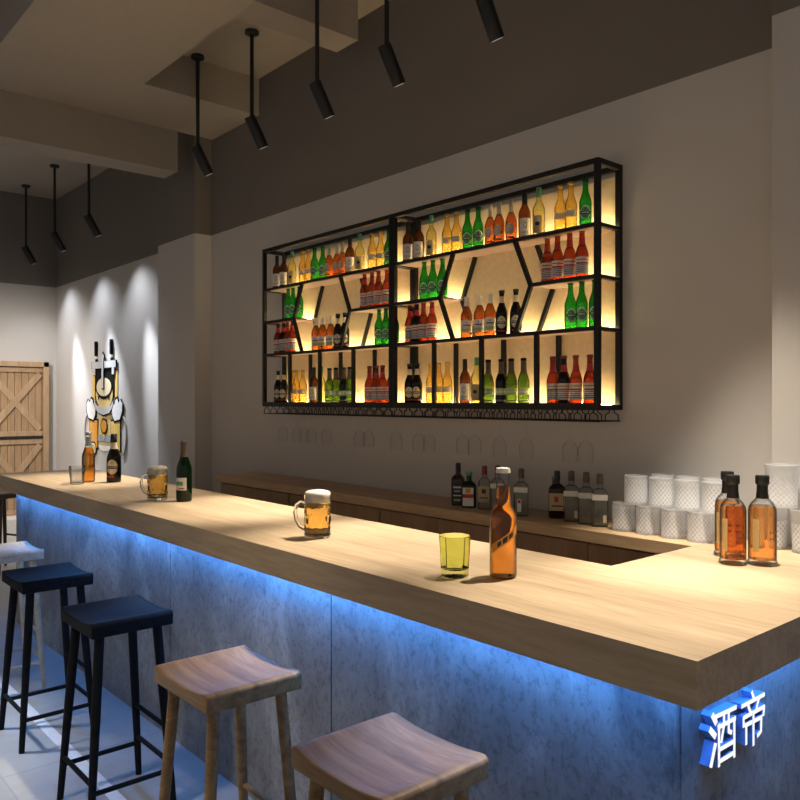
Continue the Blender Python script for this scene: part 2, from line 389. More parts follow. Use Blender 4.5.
# ---------------------------------------------------------------- back counter
bt = MB().box((-5.06,2.664,ZT-.049),(XI-.003,2.998,ZT),M['back_top']).build('back_worktop', smooth=False, bevel=.002)
tag(bt, 'narrow brown oak back worktop along the wall under the bottle racks', 'counter')
for k in range(4):
    x0 = -5.04+k*.868*1.03; x1 = x0+.868*1.03-.006
    cb = thing('back_cabinet', ['dark wood back cabinet at the far end beside the column','second dark wood back cabinet, behind the froth topped mug','third dark wood back cabinet, behind the lime glass','dark wood back cabinet nearest the whiskey bottles'][k], 'cabinet', (x0,2.69,0), 0, 'cabinets under the back worktop')
    w = x1-x0
    MB().box((0,.02,0),(w,.305,ZT-.049),M['cabinet']).build('body', cb, smooth=False)
    for j in range(2):
        MB().box((j*w/2+.002,0,.06),((j+1)*w/2-.002,.02,ZT-.06),M['cabinet']).build('door', cb, smooth=False, bevel=.002)

# ---------------------------------------------------------------- bottle racks
YA, YB = 2.813, 2.995
Z1, Z2, Z3, Z0, ZTOP = 2.359, 2.137, 1.914, 1.579, 2.633
T = .023
def rack(x0, label, W=1.352):
    r = thing('bottle_rack', label, 'shelf', (x0,YB,Z0), 0, 'black metal bottle racks')
    dy = YA-YB
    f = MB()
    zb = -T; zt = ZTOP-Z0
    for x in (0, W-T):
        for y in (dy, -T): f.box((x,y,zb),(x+T,y+T,zt),M['metal'])
    for z in (zb, zt-T):
        for y in (dy, -T): f.box((T,y,z),(W-T,y+T,z+T),M['metal'])
        for x in (0, W-T): f.box((x,dy+T,z),(x+T,-T,z+T),M['metal'])
    f.box((T,dy,0),(W-T,dy+.010,.007),M['metal']); f.build('frame', r, smooth=False)
    for z, a, c in ((Z1,0,W),(Z3,0,W),(Z2,0,.385),(Z2,.975,W),(Z0,0,W)):
        h = z-Z0; s = MB()
        a_, c_ = (T if a == 0 else a), (W-T if c == W else c)
        s.box((a_,dy+.016,h-.010),(c_,-.004,h),M['shelf'])
        if z != Z0:
            s.box((a_,dy,h-.016),(c_,dy+.016,h+.001),M['metal'])
            for x in ((0,W-T)):
                if a <= x < c: s.box((x,dy+T,h-.016),(x+T,-T,h),M['metal'])
        s.build('shelf', r, smooth=False)
        e = MB().box((a_+.004,-.052,h+.0005),(c_-.004,-.040,h+.005),M['led'])
        e.build('led_strip', r, smooth=False)
    for x in (.333,.671,1.014):
        for y in (dy+.008,-.012): MB().box((x-.011,y-.008,.0),(x+.011,y+.008,Z3-Z0-.010),M['metal']).build('divider', r, smooth=False)
    hs, hm, hl = Z1-Z0-.010, Z2-Z0-.010, Z3-Z0
    for pts in (((.475,hs),(.380,hm)),((.380,hm),(.470,hl)),((.884,hs),(.980,hm)),((.980,hm),(.888,hl))):
        for y in (dy+.008,-.012):
            (xa,za),(xb,zb_) = pts; MB().bar((xa,y,za),(xb,y,zb_),.020,.016,M['metal'],(0,1,0)).build('brace', r, smooth=False)
    MB().box((.002,-.003,0),(W-.002,.004,zt-.045),M['shelfpanel']).build('back_panel', r, smooth=False)
    g = MB(); zr = 1.508-Z0
    for y in (dy+.01,-.02): g.tube([(.0,y,zr),(W,y,zr)],.0035,M['metal'],6)
    n = 16
    for k in range(n):
        xc = (k+.5)*W/n; h = W/n*.5
        for y in (dy+.01,-.02):
            g.tube([(xc-h*.30,y,zb),(xc-h*.30,y,zb-.012),(xc-h*.78,y,zb-.022),(xc-h*.78,y,zr)],.0028,M['metal'],5)
            g.tube([(xc+h*.30,y,zb),(xc+h*.30,y,zb-.012),(xc+h*.78,y,zb-.022),(xc+h*.78,y,zr)],.0028,M['metal'],5)
        for sx in (-1,1): g.tube([(xc+sx*h*.78,dy+.01,zr),(xc+sx*h*.78,-.02,zr)],.0022,M['metal'],5)
    g.build('stemware_rail', r)
    return r
XA, XB = -4.672, -3.300
rack(XA, 'left black metal bottle rack with lit shelves and hexagon middle', 1.368)
rack(XB, 'right black metal bottle rack with lit shelves, nearer the whiskey bottles')

# ---------------------------------------------------------------- shelf bottles: one of each kind, built once
def prof(pts): return [(0,0)]+pts+[(0,pts[-1][1])]
def bottle(name, label, cat, glass, pr, seg=22):
    r = thing(name, label, cat)
    MB().lathe(prof(pr), M[glass], seg).build('glass_body', r, angle=50)
    return r
def cap(r, z0, z1, rad, m, nm='cap', rad2=None):
    MB().lathe([(0,z0),(rad,z0),(rad2 or rad,z1-.002),((rad2 or rad)*.9,z1),(0,z1)],M[m],18).build(nm, r, angle=50)
BEER = [(.022,0),(.027,.004),(.0275,.03),(.0275,.110),(.0265,.122),(.021,.140),(.0155,.156),(.0130,.170),(.0118,.196),(.0125,.210),(.0135,.212),(.0135,.217)]
STUB = [(.024,0),(.0285,.004),(.029,.03),(.029,.104),(.028,.116),(.022,.138),(.0165,.150),(.0135,.166),(.0120,.196),(.0125,.210),(.0135,.212),(.0135,.217)]
WINEP = [(.026,0),(.029,.004),(.0293,.03),(.0293,.128),(.0285,.138),(.022,.155),(.0135,.170),(.0115,.182),(.0110,.222),(.0125,.224),(.0125,.230)]
ROSE = [(.018,0),(.024,.004),(.027,.03),(.0285,.09),(.0275,.110),(.022,.130),(.014,.148),(.0105,.162),(.0100,.205),(.0105,.212)]
CIDER = [(.026,0),(.0295,.004),(.0300,.03),(.0300,.112),(.029,.124),(.021,.146),(.0135,.164),(.0115,.180),(.011,.208),(.0115,.214)]
def mk_A():
    r = bottle('wine_bottle','x','bottle','g_brown',WINEP)
    l = MB(); l.wrap(.0297,.020,.105,-1.0,1.0,M['white']); l.oval(.0299,.072,.35,.017,M['grey']); l.oval(.0301,.072,.2,.010,M['white']); l.wrap(.0299,.035,.040,-.6,.6,M['grey']); l.build('label', r)
    cap(r,.178,.232,.0128,'ink','cap_foil'); return r
def mk_B():
    r = bottle('wine_bottle','x','bottle','g_pale',WINEP)
    l = MB(); l.wrap(.0297,.018,.100,-1.0,.6,M['kraft']); l.oval(.0299,.062,.38,.010,M['ink'],a0=-.2); l.wrap(.0299,.084,.090,-.8,.4,M['grey']); l.wrap(.0299,.030,.034,-.8,.4,M['grey']); l.build('label', r)
    cap(r,.196,.236,.0126,'teal','cap_foil'); return r
def mk_C():
    r = bottle('beer_bottle','x','bottle','g_gold',BEER)
    l = MB(); l.wrap(.0279,.062,.092,-.9,.9,M['cream']); l.wrap(.0281,.068,.074,-.7,.7,M['white']); l.wrap(.0281,.080,.086,-.6,.6,M['white']); l.build('label', r)
    cap(r,.212,.221,.0145,'gold'); return r
def mk_D():
    r = bottle('beer_bottle','x','bottle','g_green',BEER)
    l = MB(); l.oval(.0279,.066,.85,.031,M['white']); l.oval(.0281,.066,.70,.025,M['teal']); l.wrap(.0283,.060,.072,-.85,.85,M['ink']); l.wrap(.0285,.0635,.0685,-.6,.6,M['white']); l.oval(.0285,.082,.12,.006,M['red']); l.build('label', r)
    cap(r,.208,.221,.0143,'g_green'); return r
def mk_E():
    r = bottle('rose_bottle','x','bottle','g_rose',ROSE)
    l = MB(); l.oval(.0292,.070,.75,.027,M['cream'],a0=-.35); l.oval(.0294,.070,.6,.021,M['grey'],a0=-.35); l.oval(.0296,.070,.45,.016,M['cream'],a0=-.35); l.build('label', r); MB().wrap(.0282,.022,.030,-.6,.6,M['ink']).build('base_label', r)
    MB().lathe([(.0135,.150),(.0110,.163),(.0106,.214),(0,.216)],M['grey'],16).build('neck_foil', r); return r
def mk_F(dark=False):
    r = bottle('beer_bottle','x','bottle','g_stout' if dark else 'g_red',STUB)
    l = MB(); l.wrap(.0294,.022,.096,-1.25,1.25,M['white']); l.wrap(.0296,.078,.092,-1.2,1.2,M['cream']); l.wrap(.0297,.064,.072,-1.0,1.0,M['red']); 
    for z in (.030,.039,.048,.057,.082): l.wrap(.0298,z,z+.003,-.9,.9,M['ink'])
    l.build('label', r)
    MB().lathe([(.0172,.148),(.0142,.163),(.0130,.180)],M['red'],18).build('neck_label', r)
    cap(r,.209,.222,.0145,'pink'); return r
def mk_G():
    r = bottle('stout_bottle','x','bottle','g_stout',STUB)
    l = MB(); l.oval(.0294,.064,.80,.030,M['cream']); l.wrap(.0296,.056,.068,-.72,.72,M['ink']); l.wrap(.0298,.060,.064,-.5,.5,M['cream']); l.oval(.0297,.080,.16,.007,M['gold']); l.build('label', r); MB().wrap(.0294,.018,.026,-.6,.6,M['red']).build('base_label', r)
    MB().lathe([(.0150,.160),(.0128,.182),(.0126,.192)],M['cream'],18).build('neck_label', r)
    cap(r,.209,.222,.0145,'ink'); return r
def mk_H():
    r = bottle('cider_bottle','x','bottle','g_cider',CIDER)
    l = MB(); l.wrap(.0304,.030,.092,-1.1,1.1,M['white']); l.wrap(.0306,.036,.050,-1.0,1.0,M['greenband']); l.wrap(.0306,.064,.070,-.6,.6,M['ink']); l.oval(.0306,.080,.18,.005,M['grey']); l.build('label', r)
    MB().lathe([(.0140,.166),(.0122,.182),(.0118,.214),(0,.216)],M['white'],16).build('neck_foil', r); return r
def mk_I(dark=False):
    r = bottle('beer_bottle','x','bottle','g_stout' if dark else 'g_lime',STUB)
    l = MB(); l.wrap(.0294,.046,.078,-1.25,1.25,M['greenband']); l.wrap(.0296,.056,.066,-.9,.9,M['white']); l.build('label', r); MB().wrap(.0294,.014,.022,-.9,.9,M['grey']).build('base_label', r)
    MB().lathe([(.0170,.150),(.0140,.166),(.0132,.209),(0,.211)],M['woodcap'],18).build('neck_foil', r)
    cap(r,.209,.222,.0145,'g_stout'); return r
proto = dict(A=mk_A(), B=mk_B(), C=mk_C(), D=mk_D(), E=mk_E(), F=mk_F(), f=mk_F(True), G=mk_G(), H=mk_H(), I=mk_I(), i=mk_I(True))
KIND = dict(A='brown wine bottle', B='pale wine bottle', C='golden beer bottle', D='green beer bottle', E='orange rosé bottle', F='red beer bottle', f='dark red-labelled bottle', G='black stout bottle', H='amber cider bottle', I='lime green bottle', i='dark green-labelled bottle')
SHELVES = [('on the top shelf',Z1,'AABCCDDEEEABCCD',[.05,.138,.233,.357,.425,.502,.576,.658,.725,.793,.877,.968,1.089,1.155,1.232]),
    ('on the short left shelf',Z2,'DDD',[.185,.251,.322]), ('on the short right shelf',Z2,'FFFF',[1.012,1.079,1.145,1.214]),
    ('in the lower left compartment',Z3,'FfFF',[.052,.116,.178,.242]), ('in the hexagon compartment',Z3,'HHHGG',[.502,.582,.665,.743,.820]),
    ('in the lower right compartment',Z3,'DDD',[1.145,1.21,1.275]),
    ('on the bottom shelf',Z0,'GGCCCABIiIIFfFF',[.052,.124,.222,.286,.352,.486,.575,.650,.730,.798,.868,1.050,1.115,1.18,1.247])]
for x0, side in ((XA,'left'),(XB,'right')):
    for where, z, kinds, offs in SHELVES:
        if side == 'left' and z == Z0: kinds = 'GGCCCABIIiIFFFF'
        count = {}
        for k, o in zip(kinds, offs):
            count[k] = count.get(k,0)+1; tot = kinds.count(k)
            lab = (f'{ORD[count[k]-1]} {KIND[k]} from the left {where} of the {side} rack' if tot > 1 else f'the only {KIND[k]} {where} of the {side} rack')
            a = R(38)+random.uniform(-.15,.15)
            place(proto[k], (x0+o+(.016 if side == 'left' else 0), 2.895+random.uniform(-.008,.008), z), a, lab, f'bottles {where} of the {side} rack')

# stemware hanging under the racks
wg = thing('wine_glass','x','wine glass')
MB().lathe([(0,0),(.030,0),(.030,-.002),(.006,-.006),(.0032,-.014),(.0030,-.085),(.006,-.094),(.022,-.106),(.033,-.128),(.035,-.155),(.029,-.195),(.028,-.195),(.0335,-.155),(.0315,-.129),(.021,-.108),(.004,-.096),(0,-.096)],M['g_faint'],22).build('glass_body', wg)
for side, x0, offs in (('left',XA,(.085,.255,.338,.425,.592,.93,1.02,1.27)),('right',XB,(.085,.17,.425,.508,.76,.845,1.10,1.185))):
    for k, o in enumerate(offs):
        place(wg, (x0+round((o-.042)/.0845)*.0845+.042, 2.90, 1.5145), 0, f'{ORD[k]} clear wine glass from the left, hanging under the {side} rack', f'wine glasses hanging under the {side} rack')

# ---------------------------------------------------------------- bottles on the back worktop
def spirit(name, label, loc, h, w, d, glass, capm, lab, rz=R(35), capr=.013, caph=.045):
    """square shouldered spirit bottle"""
    r = thing(name, label, 'bottle', loc, rz, 'spirit bottles on the back worktop')
    hb = h*.66; mb = MB(); n = 24
    rings = [(0,.92),(.006,1),(hb-.012,1),(hb,.86),(hb+.012,.5)]
    vs = []; fs = []
    for z, sc in rings:
        for k in range(n):
            a = 2*PI*k/n; ca, sa = math.cos(a), math.sin(a)
            q = (abs(ca)**6+abs(sa)**6)**(-1/6)
            vs.append((ca*q*w/2*sc, sa*q*d/2*sc, z))
    for i in range(len(rings)-1):
        for k in range(n): fs.append((i*n+k, i*n+(k+1)%n, (i+1)*n+(k+1)%n, (i+1)*n+k))
    fs.append(tuple(reversed(range(n)))); fs.append(tuple(range((len(rings)-1)*n, len(rings)*n)))
    mb.add(vs, fs, M[glass]); mb.lathe([(0,hb+.0125),(.014,hb+.0125),(.012,h-caph),(0,h-caph)],M[glass],18)
    mb.build('glass_body', r, angle=50)
    MB().lathe([(0,h-caph),(capr,h-caph),(capr*1.08,h-caph+.004),(capr,h-.003),(0,h)],M[capm],18).build('stopper', r, angle=50)
    lb = MB(); small = None
    for (x0_,z0,x1_,z1,m,lift) in lab: (lb if not (glass == 'g_gin' and capm == 'woodcap' and z0 < .5) else (small := small or MB())).box((x0_*w/2,-d/2-.0006-lift*.0006,z0*hb),(x1_*w/2,-d/2-.0001,z1*hb),M[m])
    lb.build('label', r, smooth=False)
    if small: small.build('base_label', r, smooth=False)
    return r
BK = 2.81
spirit('whiskey_bottle','square whiskey bottle with black label, at far left of the back worktop',(-2.78,BK,ZT),.215,.066,.055,'g_whisk','ink',[(-.9,.05,.9,.82,'ink',0),(-.6,.62,.6,.68,'white',1),(-.45,.48,.45,.55,'grey',1),(-.6,.34,.6,.38,'white',1),(-.5,.16,.5,.24,'grey',1)])
spirit('liqueur_bottle','squat dark green bottle with red and white label on back worktop',(-2.685,BK-.02,ZT),.178,.072,.055,'g_herb','teal',[(-.75,.08,.75,.85,'white',0),(-.75,.42,.75,.58,'red',1),(-.35,.62,.35,.82,'orange',1)],capr=.016,caph=.020)
spirit('whiskey_bottle','yellow labelled bottle with dark red cap beside the red-labelled one',(-2.60,BK,ZT),.212,.058,.05,'g_gin','pink',[(-.9,.25,.9,.80,'kraft',0),(-.35,.55,.35,.70,'ink',1),(-.7,.38,.7,.42,'ink',1)])
GIN = [(-.95,.76,.95,.92,'white',0)]
spirit('gin_bottle','clear square bottle left of the amber bottle neck',(-2.515,BK,ZT),.218,.066,.058,'g_gin','woodcap',GIN)
spirit('gin_bottle','clear square bottle right behind the tall amber bottle',(-2.335,BK-.04,ZT),.218,.066,.058,'g_gin','woodcap',GIN+[(-.5,.15,.1,.55,'white',0),(-.4,.42,0,.52,'red',1)])
spirit('liqueur_bottle','low dark bottle with red striped label, half hidden on back worktop',(-2.25,BK+.10,ZT),.180,.060,.05,'g_herb','teal',[(-.8,.08,.5,.85,'kraft',0),(-.8,.42,.5,.58,'red',1)],capr=.016,caph=.020)
spirit('whiskey_bottle','dark bourbon bottle with yellow label between clear bottles',(-2.185,BK+.03,ZT),.214,.074,.055,'g_whisk','ink',[(-.9,.25,.95,.80,'kraft',0),(-.3,.52,.2,.70,'red',1),(-.6,.38,.7,.42,'ink',1)])
for k, (x, t) in enumerate(((-2.085,'clear square spirit bottle next to the yellow-labelled bourbon'),(-2.0,'clear square spirit bottle, middle of three at the row end'),(-1.925,'clear square spirit bottle nearest the crystal tumblers'))):
    spirit('gin_bottle',t,(x,BK-.01*k,ZT),.222,.068,.058,'g_gin','woodcap',GIN+([(.4,.12,.8,.34,'cream',0)] if k != 1 else []))

# ---------------------------------------------------------------- crystal tumblers
def tumbler(h, r0, r1, cat='glass'):
    t = thing('crystal_tumbler','x',cat); w = .004
    MB().lathe([(0,0),(r0*1.03,0),(r0*1.04,.006),(r0,.012),(r1-.001,h-.012),(r1*1.01,h-.006),(r1*1.01,h-.001),(r1*1.01-w*.7,h),(r1-w,h-.012),(r0-w,.016),(0,.014)],M['crystal'],40).build('glass_body', t, angle=50)
    return t
ct = tumbler(.1135,.0455,.0455)
rows = [('bottom front row',[(-1.800+k*.1095,2.775) for k in range(5)],ZT), ('bottom back row',[(-1.745+k*.1095,2.885) for k in range(4)],ZT),
        ('top front row',[(-1.745+k*.1095,2.778) for k in range(4)],ZT+.114), ('top back row',[(-1.69+k*.1095,2.885) for k in range(3)],ZT+.114)]
for nm, pts, z in rows:
    for k, (x, y) in enumerate(pts):
        place(ct, (x,y,z+.0003), random.uniform(0,6), f'cut crystal tumbler, {ORD[k]} from the left in the {nm} of the stack', f'small crystal tumblers in the {nm}')
bg = tumbler(.150,.050,.058)
for x, y, z, t in ((-1.243,2.855,ZT,'tall crystal glass in the lower row behind the whiskey bottles'),(-1.115,2.852,ZT,'tall crystal glass in the lower row at the photo edge'),(-1.205,2.855,ZT+.151,'tall crystal glass stacked on two others behind the right whiskey bottle'),(-1.083,2.855,ZT+.151,'tall crystal glass stacked at the photo edge')):
    place(bg, (x,y,z), random.uniform(0,6), t, 'tall crystal glasses beside the tumbler stack')

# ---------------------------------------------------------------- things on the bar
def shrink(pr, w, z0, z1):
    """liquid profile inside a bottle profile"""
    out = []
    for (r, z), (r2, z2) in zip(pr, pr[1:]+[pr[-1]]):
        if z0 <= z <= z1: out.append((max(r-w,.002), z))
        if z < z1 < z2:
            t = (z1-z)/(z2-z); out.append((max(r+(r2-r)*t-w,.002), z1))
    out = [(out[0][0], z0)] + [p for p in out if p[1] > z0]
    return [(0,z0)]+out+[(0,out[-1][1])]
def wh(label, loc, rz, w=1.0):
    r = thing('whiskey_bottle', label, 'bottle', loc, rz, 'amber whiskey bottles on the bar end')
    P = [(.030,0),(.0425,.002),(.0435,.010),(.0405,.018),(.0405,.172),(.0385,.186),(.031,.200),(.0215,.210),(.0165,.218),(.0155,.235)]
    P = [(a*w,b) for a, b in P]
    MB().lathe(prof(P), M['g_clear'], 32).build('glass_body', r, angle=60)
    MB().lathe(shrink(P,.0022,.018,.190), M['rye'], 32).build('whiskey', r, angle=60)
    MB().lathe([(.0185,.213),(.0195,.216),(.0170,.236),(.0168,.256),(.0210,.261),(.0215,.281),(.0200,.287),(0,.288)],M['matt'],26).build('stopper', r, angle=40)
    l = MB(); l.wrap(.0409*w,.045,.150,-1.0,-.55,M['tan']); l.build('label', r)
    q = MB(); [q.wrap(.0409*w,z,z+.007,a,a+.12,M['pink']) for z in (.085,.105) for a in (.2,.42,.64)]; q.build('label_lettering', r)
    return r
wh('front whiskey bottle of the overlapping pair, with black stopper',(-1.20,2.475,ZT),.6)
wh('whiskey bottle standing right, apart from the overlapping pair',(-1.132,2.535,ZT),.75,1.06)
wh('rear whiskey bottle, mostly hidden behind another',(-1.274,2.588,ZT),.5)

r = thing('beer_bottle','tall amber bottle with silver cap beside the lime green tumbler','bottle',(-1.562,1.77,ZT),.9)
BB = [(.034,0),(.0395,.004),(.0405,.015),(.0405,.178),(.039,.190),(.033,.205),(.027,.218),(.0237,.235),(.0215,.262),(.0190,.295),(.0185,.305),(.0200,.308),(.0200,.316),(.018,.320)]
MB().lathe(prof(BB), M['g_clear'], 40).build('glass_body', r, angle=60)
MB().lathe(shrink(BB,.0018,.006,.272), M['amber'], 40).build('beer', r, angle=60)
MB().lathe([(.0215,.312),(.0220,.316),(.0205,.326),(0,.329)],M['white'],30,lambda a,z:1+.03*math.cos(20*a)*(z<.32)).build('crown_cap', r, angle=40)
l = MB()
def diag(a): return .118+.028*a
for aa, bb_, dz0, dz1, m, lift in ((-1.1,1.1,-.013,.013,'orange',.0003),(-.6,-.3,-.007,.007,'ink',.0006),(-.2,.15,-.008,.008,'ink',.0006),(.25,.6,-.007,.007,'ink',.0006)):
    vs = []; n = 12
    for k in range(n+1):
        a = aa+(bb_-aa)*k/n; q = .0405+lift; vs += [(q*math.sin(a),-q*math.cos(a),diag(a)+dz0),(q*math.sin(a),-q*math.cos(a),diag(a)+dz1)]
    l.add(vs, [(2*k,2*k+2,2*k+3,2*k+1) for k in range(n)], M[m])
l.build('label', r)

r = thing('tumbler','lime green faceted tumbler on the bar beside the amber bottle','glass',(-1.666,1.669,ZT),.2)
n = 10
fac = lambda a,z: 1/math.cos(((a+PI/n) % (2*PI/n))-PI/n)*math.cos(PI/n)*1.02
MB().lathe([(0,0),(.039,0),(.0415,.004),(.0425,.016),(.0485,.119),(.0480,.1225),(.0460,.1225),(.0450,.119),(.0385,.026),(.030,.022),(0,.021)],M['lime'],n*6,fac).build('glass_body', r, angle=25)

def mug(label, loc, rz):
    r = thing('beer_mug', label, 'mug', loc, rz, 'glass beer mugs on the bar')
    Rm, H = .052, .165
    def dim(a, z):
        if z < .018 or z > .122: return 1
        row = int((z-.018)/.0347); t = ((z-.018) % .0347)/.0347
        return 1-.055*(math.sin(PI*t)**.7)*abs(math.cos(5*a+(PI/2 if row % 2 else 0)))**.8
    out = [(0,0),(.046,0),(.050,.004)]+[(Rm-.001*math.sin(k),.010+k*.0052) for k in range(23)]+[(.051,.135),(.0525,H),(.0500,H),(.0480,.135)]
    inn = [(.0470,.128),(.0455,.02),(.040,.014),(0,.013)]
    MB().lathe(out+inn, M['mugglass'], 80, dim).build('glass_body', r, angle=70)
    MB().lathe([(0,.0145),(.040,.0155),(.0462,.022)]+[(.0478,.026+k*.0049) for k in range(20)]+[(.0478,.136),(0,.136)], M['mugbeer'], 60, lambda a,z: dim(a,z)*.999).build('beer', r, angle=70)
    MB().lathe([(0,.1362),(.0470,.1362),(.0490,.150),(.0500,H+.001),(.047,H+.010),(.035,H+.015),(.015,H+.017),(0,H+.017)], M['foam'], 40, lambda a,z:1+.012*math.sin(3*a+40*z)).build('foam', r, angle=70)
    MB().tube([(-.049,0,.128),(-.066,0,.134),(-.082,0,.122),(-.087,0,.095),(-.082,0,.066),(-.068,0,.042),(-.050,0,.034)],[.007,.0065,.006,.006,.006,.0065,.008],M['mugglass'],12,1.3).build('handle', r, angle=70)
    return r
mug('froth topped beer mug alone in the middle of the bar',(-2.49,1.745,ZT),R(49))
mug('froth topped beer mug beside the small green bottle',(-3.968,1.750,ZT),R(49))

BIG = [(.033,0),(.0395,.004),(.0405,.015),(.0405,.165),(.0385,.180),(.030,.205),(.021,.230),(.0175,.250),(.0155,.290),(.0165,.300),(.0175,.302),(.0175,.310)]
r = thing('beer_bottle','dark green beer bottle with white label right of a beer mug','bottle',(-3.835,1.837,ZT),R(45))
MB().lathe(prof(BIG), M['deepgreen'], 32).build('glass_body', r, angle=60)
l = MB(); l.wrap(.0409,.060,.125,-1.1,.65,M['white']); l.wrap(.0411,.085,.105,-.9,.2,M['teal']); l.wrap(.0411,.066,.072,-.4,.4,M['red']); l.build('label', r)
MB().lathe([(.0216,.232),(.0186,.250),(.0170,.290),(.0178,.300)],M['woodcap'],24).build('neck_foil', r)
cap(r,.300,.315,.0185,'woodcap')

r = thing('beer_bottle','slim brown beer bottle behind the small clear glass','bottle',(-5.14,1.80,ZT),.7)
MB().lathe(prof(BIG), M['g_clear'], 32).build('glass_body', r, angle=60)
MB().lathe(shrink(BIG,.0016,.006,.225), M['amber'], 32).build('beer', r, angle=60)
MB().lathe([(.0224,.232),(.0184,.250),(.0166,.290)],M['silver'],24).build('neck_foil', r)
cap(r,.300,.322,.0185,'silver')

r = thing('stout_bottle','black stout bottle with cream oval label on the bar','bottle',(-5.02,1.92,ZT),R(62))
ST = [(.038,0),(.044,.004),(.045,.015),(.045,.140),(.043,.160),(.034,.190),(.024,.215),(.0195,.240),(.0175,.285),(.0185,.296),(.0195,.298),(.0195,.305)]
MB().lathe(prof(ST), M['g_stout'], 36).build('glass_body', r, angle=60)
l = MB(); l.oval(.0454,.100,.78,.048,M['cream'],a0=-.15); l.oval(.0456,.100,.70,.043,M['gold'],a0=-.15); l.oval(.0458,.100,.66,.040,M['cream'],a0=-.15); l.wrap(.0460,.088,.107,-.92,.60,M['ink']); l.oval(.0460,.125,.13,.010,M['gold'],a0=-.15); l.build('label', r); MB().wrap(.0456,.030,.046,-.8,.2,M['red']).build('base_label', r)
def lettering(text, rad, zc, h, a0, m, parent):
    cu = bpy.data.curves.new('t','FONT'); cu.body = text; cu.size = h; cu.align_x = 'CENTER'; cu.align_y = 'CENTER'; cu.offset = .0003
    tmp = bpy.data.objects.new('t', cu); C.objects.link(tmp)
    me = tmp.to_mesh(); mb = MB()
    vs = []
    for v in me.vertices:
        a = a0+v.co.x/rad; vs.append((rad*math.sin(a), -rad*math.cos(a), zc+v.co.y))
    mb.add(vs, [tuple(p.vertices) for p in me.polygons], m)
    tmp.to_mesh_clear(); bpy.data.objects.remove(tmp); bpy.data.curves.remove(cu)
    return mb.build('label_lettering', parent, smooth=False)
lettering('GUINNESS', .0464, .0975, .015, -.15, M['cream'], r)
MB().lathe([(.0250,.215),(.0202,.240),(.0192,.256)],M['cream'],24).build('neck_label', r)
cap(r,.262,.312,.0200,'ink')

r = thing('water_glass','small clear glass in front of the slim brown bottle','glass',(-5.055,1.70,ZT),0)
MB().lathe([(0,0),(.038,0),(.041,.003),(.049,.112),(.0475,.114),(.0455,.112),(.037,.018),(0,.016)],M['clear'],36).build('glass_body', r, angle=50)

# ---------------------------------------------------------------- bar stools
def stool(label, wd, x, y, h=.776, rz=0):
    r = thing('bar_stool', label, 'stool', (x,y,0), rz, 'bar stools along the counter')
    W, D, th = .362, .328, .060
    s = MB(); nx, ny = 28, 10; m = M[wd]
    def topz(u, v):                                     # saddle: dished across the width, rolled lips at the sides
        e = abs(u); dish = .019*(1-e**2.6)
        lip = -.012*max(0,(e-.88)/.12)**2
        return h-dish*(1-.12*abs(v)**4)+lip
    vs = []; fs = []
    for j in range(ny+1):
        v = -1+2*j/ny
        for i in range(nx+1):
            u = -1+2*i/nx; rx = W/2*(1-.02*abs(v)**6); ry = D/2*(1-.03*abs(u)**6)
            vs.append((u*rx, v*ry, topz(u,v)))
    k0 = len(vs)
    for j in range(ny+1):
        v = -1+2*j/ny
        for i in range(nx+1):
            u = -1+2*i/nx; vs.append((u*W/2*.97, v*D/2*.97, h-th+.012*abs(u)**3*0))
    w_ = nx+1
    for j in range(ny):
        for i in range(nx):
            a = j*w_+i; fs.append((a,a+1,a+w_+1,a+w_)); b_ = k0+a; fs.append((b_+w_,b_+w_+1,b_+1,b_))
    per = [(i,0) for i in range(nx)]+[(nx,j) for j in range(ny)]+[(i,ny) for i in range(nx,0,-1)]+[(0,j) for j in range(ny,0,-1)]
    for a, b_ in zip(per, per[1:]+per[:1]):
        A = a[1]*w_+a[0]; B = b_[1]*w_+b_[0]; fs.append((k0+A,k0+B,B,A))
    s.add(vs, fs, m); s.build('seat', r, angle=40, bevel=.006, seg=3)
    ft = {}
    for sx in (-1,1):
        for sy in (-1,1):
            a = Vector((sx*.125,sy*.112,h-th+.006)); b_ = Vector((sx*.170,sy*.162,0)); ft[sx,sy] = (a,b_)
            mid = a.lerp(b_,.45)
            MB().tube([a,mid,b_],[.0185,.0175,.0125],m,14).build('leg', r, angle=60)
    def at(k, z): a,b_ = ft[k]; return a.lerp(b_,(a.z-z)/(a.z-b_.z))
    for p, q, z in (((-1,-1),(1,-1),.17),((-1,1),(1,1),.17),((-1,1),(1,1),.31),((-1,-1),(-1,1),.14),((1,-1),(1,1),.14)):
        MB().tube([at(p,z),at(q,z)],.0095,m,10).build('stretcher', r, angle=60)
    return r
stool('natural oak bar stool nearest the camera, at the bottom edge', 'oak', -1.412, 1.193)
stool('natural oak bar stool between a black stool and the nearest oak stool', 'oak', -2.175, 1.185)
stool('black bar stool nearer the camera, next to the oak stool', 'black', -3.085, 1.190)
stool('black bar stool farther back, beside the pale one', 'black', -3.965, 1.193)
stool('pale washed wood bar stool behind the black stools', 'pale', -4.745, 1.20)
stool('dark brown stool beyond the bar end near the barn door', 'brown', -7.98, 2.0, .75, .4)

